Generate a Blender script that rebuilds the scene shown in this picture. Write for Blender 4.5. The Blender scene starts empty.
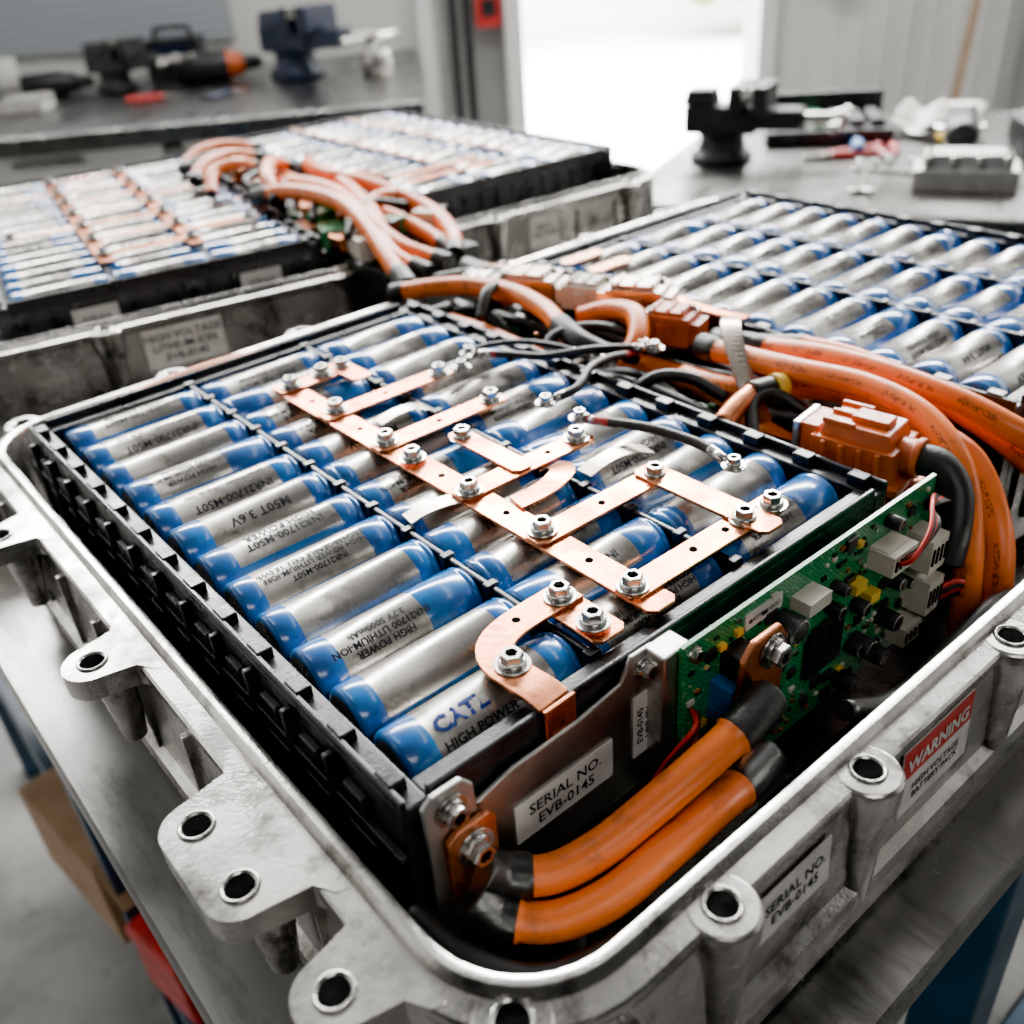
import bpy, bmesh, math, random
from mathutils import Vector, Matrix, Euler
random.seed(7)
Z0=0.95
D=bpy.data
COL=bpy.context.collection
# ---------------------------------------------------------------- materials
def newmat(name):
    m=D.materials.new(name); m.use_nodes=True
    nt=m.node_tree; b=nt.nodes["Principled BSDF"]
    return m,nt,b
def N(nt,t,**kw):
    n=nt.nodes.new(t)
    for k,v in kw.items():
        if k.startswith("i_"): n.inputs[k[2:].replace("_"," ")].default_value=v
        else: setattr(n,k,v)
    return n
def noise_mat(name,c1,c2,metal=0.0,r1=0.3,r2=0.5,scale=30,detail=6,bump=0.0,bscale=300,coat=0.0,stretch=None,rnd=0.0,lo=0.35,hi=0.65,spots=None,spec=None):
    m,nt,b=newmat(name); L=nt.links
    geo=N(nt,"ShaderNodeTexCoord")
    src=geo.outputs["Object"]
    if rnd:
        oi=N(nt,"ShaderNodeObjectInfo"); va=N(nt,"ShaderNodeVectorMath",operation='MULTIPLY_ADD')
        va.inputs[1].default_value=(1,1,1); cmb=N(nt,"ShaderNodeCombineXYZ")
        mm=N(nt,"ShaderNodeMath",operation='MULTIPLY'); mm.inputs[1].default_value=13.0
        L.new(oi.outputs["Random"],mm.inputs[0]); L.new(mm.outputs[0],cmb.inputs[0]); L.new(mm.outputs[0],cmb.inputs[1])
        L.new(src,va.inputs[0]); L.new(cmb.outputs[0],va.inputs[2]); src=va.outputs[0]
    if stretch:
        mp=N(nt,"ShaderNodeMapping"); mp.inputs["Scale"].default_value=stretch
        L.new(src,mp.inputs[0]); s2=mp.outputs[0]
    else: s2=src
    n1=N(nt,"ShaderNodeTexNoise"); n1.inputs["Scale"].default_value=scale; n1.inputs["Detail"].default_value=detail; n1.inputs["Roughness"].default_value=0.6
    L.new(s2,n1.inputs["Vector"])
    mr=N(nt,"ShaderNodeMapRange"); mr.inputs[1].default_value=lo; mr.inputs[2].default_value=hi
    L.new(n1.outputs[0],mr.inputs[0])
    mx=N(nt,"ShaderNodeMix",data_type='RGBA'); mx.inputs[6].default_value=(*c1,1); mx.inputs[7].default_value=(*c2,1)
    L.new(mr.outputs[0],mx.inputs[0]); out=mx.outputs[2]
    if spots:
        col,sc,a0,a1=spots
        n3=N(nt,"ShaderNodeTexNoise"); n3.inputs["Scale"].default_value=sc; n3.inputs["Detail"].default_value=9; n3.inputs["Roughness"].default_value=.7
        L.new(s2,n3.inputs["Vector"]); m3=N(nt,"ShaderNodeMapRange"); m3.inputs[1].default_value=a0; m3.inputs[2].default_value=a1; L.new(n3.outputs[0],m3.inputs[0])
        mx3=N(nt,"ShaderNodeMix",data_type='RGBA'); L.new(m3.outputs[0],mx3.inputs[0]); L.new(out,mx3.inputs[6]); mx3.inputs[7].default_value=(*col,1); out=mx3.outputs[2]
    L.new(out,b.inputs["Base Color"])
    m2=N(nt,"ShaderNodeMapRange"); m2.inputs[3].default_value=r1; m2.inputs[4].default_value=r2
    L.new(mr.outputs[0],m2.inputs[0]); L.new(m2.outputs[0],b.inputs["Roughness"])
    b.inputs["Metallic"].default_value=metal
    if spec is not None: b.inputs["Specular IOR Level"].default_value=spec
    b.inputs["Coat Weight"].default_value=coat; b.inputs["Coat Roughness"].default_value=0.12
    if bump:
        n2=N(nt,"ShaderNodeTexNoise"); n2.inputs["Scale"].default_value=bscale; n2.inputs["Detail"].default_value=3
        L.new(s2,n2.inputs["Vector"])
        bp=N(nt,"ShaderNodeBump"); bp.inputs["Strength"].default_value=bump; bp.inputs["Distance"].default_value=0.001
        L.new(n2.outputs[0],bp.inputs["Height"]); L.new(bp.outputs[0],b.inputs["Normal"])
    return m
M={}
M['alu']=noise_mat('cast_aluminium',(.62,.605,.58),(.36,.35,.33),1,.17,.36,24,10,.09,700,lo=.38,hi=.62,spots=((.07,.064,.057),36,.51,.68))
M['alu2']=noise_mat('bracket_aluminium',(.64,.63,.61),(.46,.45,.43),1,.30,.44,40,8,.1,300,spots=((.18,.165,.15),70,.58,.76))
M['steel']=noise_mat('bench_steel',(.28,.275,.265),(.12,.118,.114),1,.20,.40,9,10,.08,120,stretch=(1,.25,1),spots=((.05,.049,.047),25,.53,.72))
M['bolt']=noise_mat('bolt_steel',(.66,.65,.62),(.38,.37,.35),1,.15,.30,200,4)
M['hole_shade']=noise_mat('recess_shade',(.004,.004,.004),(.008,.008,.008),0,.8,.9,200,2,spec=0)  # near-black without specular, paints the shade inside holes and sockets
M['black']=noise_mat('black_plastic',(.006,.007,.009),(.020,.021,.024),0,.23,.42,60,6,.12,700)
M['blackrub']=noise_mat('black_rubber',(.007,.007,.007),(.018,.018,.018),0,.35,.52,60,4,.2,500)
M['copper']=noise_mat('copper',(.82,.325,.165),(.54,.19,.09),1,.18,.38,45,8,.08,300,spots=((.16,.055,.025),70,.53,.73))
M['copper_pale']=noise_mat('tinned_copper',(.78,.43,.29),(.52,.27,.17),1,.25,.42,45,8,.1,300)
M['nickel']=noise_mat('nickel_strip',(.66,.58,.50),(.42,.37,.32),1,.22,.38,60,6,.08,300)
M['copperd']=noise_mat('copper_worn',(.80,.30,.15),(.40,.14,.06),1,.25,.5,60,8,.1,300,spots=((.11,.045,.025),80,.55,.77))
M['blue']=noise_mat('cell_blue_wrap',(.006,.165,.50),(.004,.07,.27),0.05,.16,.30,60,5,coat=.6,rnd=1,spots=((.012,.035,.07),90,.58,.80))
M['silver']=noise_mat('cell_silver',(.50,.482,.452),(.29,.278,.258),.85,.22,.38,45,8,.05,300,rnd=1,spots=((.11,.09,.072),70,.50,.72))
M['ink']=noise_mat('label_ink',(.008,.009,.014),(.014,.014,.02),0,.5,.6,60,2,spec=.2)
M['inkblue']=noise_mat('label_blue_ink',(.008,.025,.20),(.01,.03,.16),0,.4,.6,60,2,spec=.2)
M['white']=noise_mat('label_white',(.70,.69,.65),(.52,.51,.48),0,.45,.6,60,4)
M['red']=noise_mat('red_plastic',(.55,.025,.02),(.40,.015,.015),0,.35,.5,60,4)
M['wplastic']=noise_mat('ivory_plastic',(.68,.64,.55),(.52,.48,.41),0,.35,.5,60,4)
M['oplastic']=noise_mat('orange_plastic',(.64,.12,.022),(.44,.075,.014),0,.25,.42,60,4,.15,500)
M['yellow']=noise_mat('yellow_sleeve',(.80,.5,.04),(.65,.42,.04),0,.4,.5,40,5)
M['bluep']=noise_mat('blue_paint',(.022,.070,.12),(.013,.040,.075),0,.3,.5,12,6,.1,200)
M['bluebr']=noise_mat('blue_plastic',(.02,.16,.45),(.02,.12,.36),0,.3,.45,50,4)
M['card']=noise_mat('cardboard',(.42,.27,.16),(.34,.21,.12),0,.8,.9,30,4)
M['concrete']=noise_mat('concrete_floor',(.32,.315,.30),(.16,.155,.15),0,.5,.75,5,10,.1,60,spots=((.05,.05,.05),14,.60,.74))
M['outside']=noise_mat('outdoor_paving',(.85,.85,.82),(.75,.75,.72),0,.8,.9,3,5)
M['grass']=noise_mat('foliage',(.16,.22,.06),(.08,.13,.03),0,.8,.9,12,6)
M['wall']=noise_mat('painted_wall_panel',(.76,.755,.73),(.66,.655,.63),0,.5,.65,3,5)
M['walld']=noise_mat('wall_grey',(.34,.345,.34),(.26,.265,.26),0,.5,.65,3,5)
M['trim']=noise_mat('white_trim',(.82,.82,.81),(.76,.76,.75),0,.4,.5,3,5)
M['castiron']=noise_mat('cast_iron',(.028,.029,.032),(.014,.015,.016),.3,.35,.55,30,5,.2,200)
M['vblue']=noise_mat('vise_blue_paint',(.008,.018,.048),(.006,.011,.03),.1,.3,.5,30,5,.1,200)
M['dgreen']=noise_mat('green_plastic',(.03,.30,.12),(.02,.2,.08),0,.3,.5,30,5)
def pcb_mat():
    m,nt,b=newmat('circuit_board_green'); L=nt.links
    tc=N(nt,"ShaderNodeTexCoord")
    br=N(nt,"ShaderNodeTexVoronoi"); br.inputs["Scale"].default_value=330; L.new(tc.outputs["Object"],br.inputs["Vector"])
    mr=N(nt,"ShaderNodeMapRange"); mr.inputs[1].default_value=.16; mr.inputs[2].default_value=.12
    L.new(br.outputs["Distance"],mr.inputs[0])
    wv=N(nt,"ShaderNodeTexWave",wave_type='BANDS',bands_direction='DIAGONAL'); wv.inputs["Scale"].default_value=260; wv.inputs["Distortion"].default_value=5; wv.inputs["Detail"].default_value=1
    L.new(tc.outputs["Object"],wv.inputs["Vector"])
    m2=N(nt,"ShaderNodeMapRange"); m2.inputs[1].default_value=.78; m2.inputs[2].default_value=.9; m2.inputs[4].default_value=.6
    L.new(wv.outputs["Fac"],m2.inputs[0])
    mx=N(nt,"ShaderNodeMix",data_type='RGBA'); mx.inputs[6].default_value=(.010,.19,.065,1); mx.inputs[7].default_value=(.08,.44,.19,1)
    L.new(m2.outputs[0],mx.inputs[0])
    mx2=N(nt,"ShaderNodeMix",data_type='RGBA'); mx2.inputs[7].default_value=(.6,.65,.5,1)
    L.new(mr.outputs[0],mx2.inputs[0]); L.new(mx.outputs[2],mx2.inputs[6]); L.new(mx2.outputs[2],b.inputs["Base Color"])
    b.inputs["Roughness"].default_value=.3; b.inputs["Coat Weight"].default_value=.3
    return m
M['pcb']=pcb_mat()
def cable_mat():
    m,nt,b=newmat('orange_cable'); L=nt.links
    uv=N(nt,"ShaderNodeUVMap"); sx=N(nt,"ShaderNodeSeparateXYZ"); L.new(uv.outputs[0],sx.inputs[0])
    tc=N(nt,"ShaderNodeTexCoord")
    n1=N(nt,"ShaderNodeTexNoise"); n1.inputs["Scale"].default_value=35; n1.inputs["Detail"].default_value=6; L.new(tc.outputs["Object"],n1.inputs["Vector"])
    mx=N(nt,"ShaderNodeMix",data_type='RGBA'); mx.inputs[6].default_value=(.93,.20,.012,1); mx.inputs[7].default_value=(.70,.115,.007,1); L.new(n1.outputs[0],mx.inputs[0])
    n4=N(nt,"ShaderNodeTexNoise"); n4.inputs["Scale"].default_value=90; n4.inputs["Detail"].default_value=8; L.new(tc.outputs["Object"],n4.inputs["Vector"])
    m4=N(nt,"ShaderNodeMapRange"); m4.inputs[1].default_value=.56; m4.inputs[2].default_value=.80; m4.inputs[4].default_value=.8; L.new(n4.outputs[0],m4.inputs[0])
    mx4=N(nt,"ShaderNodeMix",data_type='RGBA'); mx4.inputs[7].default_value=(.14,.045,.02,1); L.new(m4.outputs[0],mx4.inputs[0]); L.new(mx.outputs[2],mx4.inputs[6])
    w=N(nt,"ShaderNodeTexWhiteNoise",noise_dimensions='2D')
    mul=N(nt,"ShaderNodeVectorMath",operation='MULTIPLY'); mul.inputs[1].default_value=(60,900,0); L.new(uv.outputs[0],mul.inputs[0])
    fl=N(nt,"ShaderNodeVectorMath",operation='FLOOR'); L.new(mul.outputs[0],fl.inputs[0]); L.new(fl.outputs[0],w.inputs["Vector"])
    gt=N(nt,"ShaderNodeMath",operation='GREATER_THAN'); gt.inputs[1].default_value=.5; L.new(w.outputs["Value"],gt.inputs[0])
    c=N(nt,"ShaderNodeMath",operation='COMPARE'); c.inputs[1].default_value=.16; c.inputs[2].default_value=.035; L.new(sx.outputs[0],c.inputs[0])
    sn=N(nt,"ShaderNodeMath",operation='SINE'); ms=N(nt,"ShaderNodeMath",operation='MULTIPLY'); ms.inputs[1].default_value=200; L.new(sx.outputs[1],ms.inputs[0]); L.new(ms.outputs[0],sn.inputs[0])
    g2=N(nt,"ShaderNodeMath",operation='GREATER_THAN'); g2.inputs[1].default_value=-.4; L.new(sn.outputs[0],g2.inputs[0])
    a=N(nt,"ShaderNodeMath",operation='MULTIPLY'); L.new(gt.outputs[0],a.inputs[0]); L.new(c.outputs[0],a.inputs[1])
    a2=N(nt,"ShaderNodeMath",operation='MULTIPLY'); L.new(a.outputs[0],a2.inputs[0]); L.new(g2.outputs[0],a2.inputs[1])
    a3=N(nt,"ShaderNodeMath",operation='MULTIPLY'); a3.inputs[1].default_value=.65; L.new(a2.outputs[0],a3.inputs[0])
    mx2=N(nt,"ShaderNodeMix",data_type='RGBA'); mx2.inputs[7].default_value=(.07,.025,.01,1); L.new(a3.outputs[0],mx2.inputs[0]); L.new(mx4.outputs[2],mx2.inputs[6])
    L.new(mx2.outputs[2],b.inputs["Base Color"]); b.inputs["Roughness"].default_value=.36
    return m
M['cable']=cable_mat()
# ---------------------------------------------------------------- mesh helpers
class B:
    def __init__(s): s.bm=bmesh.new(); s.mats=[]; s.uv=s.bm.loops.layers.uv.new("UVMap"); s.T=Matrix.Identity(4)
    def mi(s,k):
        if k not in s.mats: s.mats.append(k)
        return s.mats.index(k)
    def v(s,p): return s.bm.verts.new(s.T@Vector(p))
    def face(s,vs,k,smooth=False):
        try: f=s.bm.faces.new(vs)
        except ValueError: return None
        f.material_index=s.mi(k); f.smooth=smooth; return f
    def box(s,c,d,k,rz=0,rot=None,taper=1.0):
        R=Euler(rot).to_matrix() if rot else Matrix.Rotation(rz,3,'Z')
        c=Vector(c); vs=[]
        for z in(-1,1):
            t=taper if z>0 else 1
            for x,y in((-1,-1),(1,-1),(1,1),(-1,1)):
                vs.append(s.v(c+R@Vector((x*d[0]/2*t,y*d[1]/2*t,z*d[2]/2))))
        for q in((3,2,1,0),(4,5,6,7),(0,1,5,4),(1,2,6,5),(2,3,7,6),(3,0,4,7)): s.face([vs[i] for i in q],k)
    def lathe(s,prof,c,axis,k,seg=20,cap=True,ks=None,smooth=True,ph=0,topcap=True):
        axis=Vector(axis).normalized(); t=Vector((0,0,1)) if abs(axis.z)<.9 else Vector((1,0,0))
        a=axis.cross(t).normalized(); b=axis.cross(a); c=Vector(c); rings=[]
        for r,h in prof:
            rings.append([s.v(c+axis*h+(a*math.cos(ph+2*math.pi*i/seg)+b*math.sin(ph+2*math.pi*i/seg))*r) for i in range(seg)])
        for j in range(len(rings)-1):
            kk=ks[j] if ks else k
            for i in range(seg): s.face([rings[j][i],rings[j+1][i],rings[j+1][(i+1)%seg],rings[j][(i+1)%seg]],kk,smooth)
        if cap:
            s.face(rings[0],ks[0] if ks else k)
            if topcap: s.face(rings[-1][::-1],ks[-1] if ks else k)
    def cyl(s,c,r,h,k,axis=(0,0,1),seg=20): s.lathe([(r,0),(r,h)],c,axis,k,seg)
    def bolt(s,c,axis=(0,0,1),sc=1.0):
        s.lathe([(.0066*sc,0),(.0066*sc,.0010*sc)],c,axis,'bolt',22)
        c=Vector(c)+Vector(axis).normalized()*.0010*sc
        s.lathe([(.0052*sc,0),(.0050*sc,.0012*sc),(.0042*sc,.0016*sc)],c,axis,'bolt',22)
        s.lathe([(.0042*sc,.0014*sc),(.0042*sc,.0042*sc),(.0038*sc,.0047*sc),(.0025*sc,.0047*sc),(.0023*sc,.003*sc)],c,axis,'bolt',6 if sc>=1 else 12,smooth=False,topcap=False)
        s.lathe([(.0024*sc,.0028*sc),(.0024*sc,.0031*sc)],c,axis,'hole_shade',6,smooth=False)  # dark plug paints the shade in the socket
    def tube(s,pts,r,k,seg=14,n=10,ks=None,cap=True,res=True):
        P=catmull(pts,n) if res else [Vector(p) for p in pts]
        m=len(P); T=[(P[min(i+1,m-1)]-P[max(i-1,0)]).normalized() for i in range(m)]
        up=Vector((0,0,1)) if abs(T[0].z)<.9 else Vector((1,0,0))
        nrm=(up-T[0]*up.dot(T[0])).normalized(); ln=[0]
        for i in range(1,m): ln.append(ln[-1]+(P[i]-P[i-1]).length)
        rings=[];tot=ln[-1]
        for i in range(m):
            nrm=(nrm-T[i]*nrm.dot(T[i])).normalized(); bn=T[i].cross(nrm)
            rr=r(ln[i]/tot) if callable(r) else r
            rings.append([s.v(P[i]+(nrm*math.cos(2*math.pi*j/seg)+bn*math.sin(2*math.pi*j/seg))*rr) for j in range(seg)])
        for i in range(m-1):
            kk=k
            if ks:
                fr=(ln[i]+ln[i+1])/2/tot
                for st,q in ks:
                    if fr>=st: kk=q
            for j in range(seg):
                f=s.face([rings[i][j],rings[i][(j+1)%seg],rings[i+1][(j+1)%seg],rings[i+1][j]],kk,True)
                if f:
                    for lp,(u,v) in zip(f.loops,((j/seg,ln[i]),((j+1)/seg,ln[i]),((j+1)/seg,ln[i+1]),(j/seg,ln[i+1]))): lp[s.uv].uv=(u,v)
        if cap: s.face(rings[0][::-1],k); s.face(rings[-1],k)
    def ribbon(s,pts,ups,w,t,k,n=6):
        P=catmull(pts,n); U=catmull(ups,n) if isinstance(ups,list) else [Vector(ups)]*len(P)
        m=len(P); rings=[]
        for i in range(m):
            T=(P[min(i+1,m-1)]-P[max(i-1,0)]).normalized(); u=U[i]; sd=T.cross(u).normalized(); u=sd.cross(T).normalized()
            rings.append([s.v(P[i]+sd*a*w/2+u*b*t/2) for a,b in((-1,-1),(1,-1),(1,1),(-1,1))])
        for i in range(m-1):
            for j in range(4): s.face([rings[i][j],rings[i+1][j],rings[i+1][(j+1)%4],rings[i][(j+1)%4]],k,False)
        s.face(rings[0],k); s.face(rings[-1][::-1],k)
    def prism(s,poly,z0,z1,k):
        a=[s.v((x,y,z0)) for x,y in poly]; b=[s.v((x,y,z1)) for x,y in poly]; n=len(poly)
        s.face(a[::-1],k); s.face(b,k)
        for i in range(n): s.face([a[i],a[(i+1)%n],b[(i+1)%n],b[i]],k)
    def addmesh(s,me,k,f):
        vs=[s.v(f(v.co)) for v in me.vertices]
        for p in me.polygons: s.face([vs[i] for i in p.vertices],k)
    def obj(s,name,parent=None,bevel=0,bseg=2,auto=False):
        bmesh.ops.recalc_face_normals(s.bm,faces=s.bm.faces[:])
        me=D.meshes.new(name); s.bm.to_mesh(me); s.bm.free()
        for k in s.mats: me.materials.append(M[k])
        if auto:
            me.shade_smooth()
            me.set_sharp_from_angle(angle=math.radians(35))
        o=D.objects.new(name,me); COL.objects.link(o)
        if parent: o.parent=parent
        if bevel:
            b=o.modifiers.new("bevel",'BEVEL'); b.width=bevel; b.segments=bseg; b.limit_method='ANGLE'; b.angle_limit=math.radians(40)
        return o
def catmull(pts,n):
    P=[Vector(p) for p in pts]
    if len(P)==2: return [P[0].lerp(P[1],i/n) for i in range(n+1)]
    out=[]
    for i in range(len(P)-1):
        p0=P[i-1] if i>0 else 2*P[0]-P[1]; p1=P[i]; p2=P[i+1]; p3=P[i+2] if i+2<len(P) else 2*P[-1]-P[-2]
        for j in range(n):
            t=j/n; out.append(.5*((2*p1)+(p2-p0)*t+(2*p0-5*p1+4*p2-p3)*t*t+(-p0+3*p1-3*p2+p3)*t**3))
    out.append(P[-1]); return out
def mm(*p): return [(a/1000,b/1000,c/1000) for a,b,c in p]
def empty(name,loc=(0,0,0),rz=0,parent=None):
    o=D.objects.new(name,None); COL.objects.link(o); o.location=loc; o.rotation_euler[2]=rz; o.empty_display_size=.05
    if parent: o.parent=parent
    return o
_tc={}
def textmesh(body,size,align='CENTER',space=1.0,bold=.018):
    key=(body,size,align,bold)
    if key in _tc: return _tc[key]
    cu=D.curves.new("t",'FONT'); cu.body=body; cu.size=size; cu.align_x=align; cu.align_y='CENTER'; cu.resolution_u=2; cu.offset=size*bold; cu.space_line=space
    o=D.objects.new("t",cu); COL.objects.link(o)
    dg=bpy.context.evaluated_depsgraph_get(); me=D.meshes.new_from_object(o.evaluated_get(dg))
    D.objects.remove(o); _tc[key]=me; return me
# ---------------------------------------------------------------- cells
CL=.0765; CR=.0138
def cell_mesh(kind):
    b=B(); e1,e2,half={'a':(.0125,.0125,62),'b':(.011,.013,70),'c':(.012,.013,80),'d':(.010,.011,85),'e':(.012,.026,66),'f':(.020,.018,58),'g':(.010,.015,72),'h':(.014,.011,80)}[kind]
    prof=[(CR*.55,.0003),(CR*.80,0),(CR*.93,.0004),(CR,.0018),(CR,e1),(CR*.992,e1+.0002),(CR*.992,CL-e2),(CR,CL-e2+.0002),(CR,CL-.0045),(CR*.965,CL-.0038),(CR*.965,CL-.0030),(CR,CL-.0022),(CR*.93,CL-.0004),(CR*.7,CL),(CR*.5,CL)]
    ks=['silver','blue','blue','blue','blue','silver','blue','blue','blue','blue','blue','blue','blue','silver']
    b.lathe(prof,(0,0,0),(1,0,0),'blue',40,True,ks)
    bi=b.mi('blue'); lim=CR*math.cos(math.radians(half))
    for f in b.bm.faces:
        c=f.calc_center_median()
        if e1<c.x<CL-e2 and c.z<lim: f.material_index=bi
    def put(txt,size,xc,ang,k,flip=True,sp=1.0,bold=.018):
        me=textmesh(txt,size,space=sp,bold=bold); sg=-1 if flip else 1; rr=CR+.00012
        def f(c):
            u=c.x*sg; th=ang+c.y*sg/rr
            return (xc+u,rr*math.sin(th),rr*math.cos(th))
        b.addmesh(me,k,f)
    if kind=='a': put("INR21700-M50T\nHIGH POWER",.0056,CL/2,math.radians(-22),'ink')
    if kind=='b': put("INR21700-M50T",.0060,CL/2+.001,math.radians(-32),'ink'); put("HIGH POWER LITHIUM-ION",.0033,CL/2,math.radians(4),'ink')
    if kind=='c': put("HIGH POWER",.0050,.030,math.radians(-56),'ink',False); put("CATL",.0088,.0255,math.radians(-24),'inkblue',False,bold=.04)
    if kind=='e': put("HIGH POWER\nINR21700 LITHIUM-ION\n3.7V 5000mAh",.0042,.031,math.radians(-20),'ink')
    if kind=='f': put("INR21700",.0055,.038,math.radians(-18),'ink')
    if kind=='g': put("INR21700-M50T\nHIGH POWER LITHIUM-ION\nRECHARGEABLE CELL 18.5Wh",.0039,.037,math.radians(-28),'ink')
    if kind=='h': put("M50T 3.6V",.0068,.040,math.radians(-40),'ink')
    o=b.obj("cellmesh_"+kind,auto=False); me=o.data; D.objects.remove(o); return me
CM={k:cell_mesh(k) for k in 'abcdefgh'}
PITCH=.0290
def make_module(loc,rz=0,cols=3,rows=12,seed=1,name="battery_module",first=None):
    rnd=random.Random(seed); e=empty(name,loc,rz)
    W=cols*.0800+.003; H=rows*PITCH+.004; zt=.0005; zb=-.100; b=B(); t=.010
    b.box((W/2,H/2,(zb-.012)/2-.006+.0),(W,H,(-.012-zb)),'black')
    for x in(-t/2,W+t/2): b.box((x,H/2,(zt+zb)/2),(t,H+2*t,zt-zb),'black')
    for y in(-t/2,H+t/2): b.box((W/2,y,(zt+zb)/2),(W,t,zt-zb),'black')
    for x in(-t+.0012,W+t-.0012): b.box((x,H/2,.002),(.0024,H+2*t,.005),'black')
    for y in(-t+.0012,H+t-.0012): b.box((W/2,y,.002),(W,.0024,.005),'black')
    for i in range(1,cols): b.box((.0015+.08*i,H/2,-.004),(.0026,H,.012),'black')
    b.obj("frame",e,bevel=.0008)
    b=B()
    for j in range(rows+1):
        y=.002+PITCH*j
        for x in(-.0055,W+.0055):
            b.box((x,y,.0025),(.0065,.009,.0055),'black')
        for i in range(cols): b.box((.0015+.08*i+.040,y,-.012),(.074,.004,.010),'black')
        for i in range(1,cols): b.box((.0015+.08*i,y,-.001),(.006,.004,.008),'black')
    for j in range(rows):
        y=.002+PITCH*(j+.5)
        for sx,x in((-1,-t),(1,W+t)):
            b.box((x+sx*.0015,y,-.012),(.003,.012,.008),'black')
            b.box((x+sx*.0010,y,-.050),(.002,.0245,.052),'black')
            b.box((x+sx*.0022,y,-.050),(.0012,.017,.044),'black')
            b.box((x+sx*.0022,y+PITCH/2,-.030),(.004,.0030,.055),'black')
    for i in range(int(W/.02)):
        for sy,y in((-1,-t),(1,H+t)): b.box((.012+.02*i,y+sy*.001,-.045),(.0025,.002,.075),'black')
    for sx,x in((-1,-t),(1,W+t)): b.box((x+sx*.002,H/2,-.019),(.003,H+2*t,.003),'black')
    b.obj("holder_ribs",e,bevel=.0006)
    for j in range(rows):
        for i in range(cols):
            k=rnd.choice('abdehg') if i==0 else rnd.choice('fdfbeahg')
            if first and i==0 and j in first: k=first[j]
            o=D.objects.new("cell_%d"%(j*cols+i+1),CM[k]); COL.objects.link(o); o.parent=e
            flip=(i>0 and rnd.random()<.4)
            x=.0015+.08*i+.0017+rnd.uniform(-.0006,.0006)
            o.location=(x+(CL if flip else 0),.002+PITCH*(j+.5),-.0105+rnd.uniform(-.0004,.0006))
            o.rotation_euler=(0 if k=='c' else rnd.uniform(-.3,.3),0,math.pi if flip else 0)
    return e
# ---------------------------------------------------------------- trays
def rrect(x0,x1,y0,y1,r,z,n=10):
    pts=[]
    for cx,cy,a0 in((x1-r,y1-r,0),(x0+r,y1-r,90),(x0+r,y0+r,180),(x1-r,y0+r,270)):
        for i in range(n+1):
            a=math.radians(a0+90*i/n); pts.append((cx+r*math.cos(a),cy+r*math.sin(a),z))
    return pts
def make_tray(x0,x1,y0,y1,zr,zb,r,loc=(0,0,0),rz=0,left_ears=(),front_b=(),back_b=(),right_b=(),skip=(),corner=False,name="battery_tray"):
    e=empty(name,loc,rz); b=B()
    h=zr-zb
    prof=[(-.006,zb+.006),(-.003,zr-h*.5),(0,zr-.003),(.001,zr-.0005),(.0025,zr),(.0045,zr),(.006,zr-.0015),(.0068,zr-.004),(.0142,zr-.0045),(.0152,zr-.0055),(.0153,zr-.009),(.0146,zr-.0105),(.0138,zr-.0115),(.0138,zr-.014),(.0158,zr-h*.52),(.0195,zr-h*.55),(.0200,zr-h*.62),(.0155,zr-h*.66),(.012,zb+.004),(.008,zb)]
    rings=[]
    for o,z in prof:
        rings.append([b.v(p) for p in rrect(x0-o,x1+o,y0-o,y1+o,r+o,z)])
    n=len(rings[0])
    for j in range(len(rings)-1):
        for i in range(n): b.face([rings[j][i],rings[j][(i+1)%n],rings[j+1][(i+1)%n],rings[j+1][i]],'alu',True)
    b.face(rings[0],'alu'); b.face(rings[-1],'alu')
    b.obj("shell",e,auto=True)
    b=B(); zt=zr-.0045
    def hole(x,y,top):
        b.lathe([(.0066,0),(.0062,.0007),(.0056,.0009),(.0050,.0004),(.0047,.0001)],(x,y,top),(0,0,1),'bolt',28,topcap=False)
        b.lathe([(.0049,-.0002),(.0049,.0002)],(x,y,top),(0,0,1),'hole_shade',24)  # black disc paints the shade of a hole; the flange is not cut
    for ys in left_ears:
        R=.0125; xe=x0-(.033 if len(ys)>1 else .029)
        y0e,y1e=ys[0],ys[-1]; poly=[]
        for k in range(9):
            a=math.radians(90+90*k/8) ; poly.append((xe+R*math.cos(a),y1e+R*math.sin(a)))
        for k in range(9):
            a=math.radians(180+90*k/8) ; poly.append((xe+R*math.cos(a),y0e+R*math.sin(a)))
        poly+= [(x0-.016,y0e-R-.003),(x0-.012,y0e-R-.010),(x0-.008,y0e-R-.012),(x0-.008,y1e+R+.012),(x0-.012,y1e+R+.010),(x0-.016,y1e+R+.003)]
        b.prism(poly,zt-.010,zt+.0004,'alu')
        for y in ys: hole(xe,y,zt+.0005); b.lathe([(.005,0),(.009,.035)],(xe+.006,y,zt-.045),(0,0,1),'alu',16)
    lst=[(q,y0-.0130) for q in front_b]+[(q,y1+.0130) for q in back_b]+[(x1+.0130,q) for q in right_b]
    if corner:
        k=(r+.0115)*.7071; lst.append((x0+r-k,y0+r-k))
    for x,y in lst:
        R=.0120
        b.lathe([(R-.0045,-h*.58),(R-.003,-.022),(R,-.010),(R,-.001),(R-.0012,.0002)],(x,y,zt+.0004),(0,0,1),'alu',32)
        hole(x,y,zt+.0007)
    xx=x0+.03
    while xx<x1-.03:
        if not any(a<xx<c for a,c in skip): b.box((xx,y0-.0140,zr-h*.34),(.0035,.007,h*.40),'alu')
        xx+=.050
    yy=y0+.03
    while yy<y1-.03:
        b.box((x0-.0140,yy,zr-h*.34),(.007,.0035,h*.40),'alu'); yy+=.050
    b.obj("mounting_bosses",e,bevel=.0006,auto=False)
    return e
TZ=-.125
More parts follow.
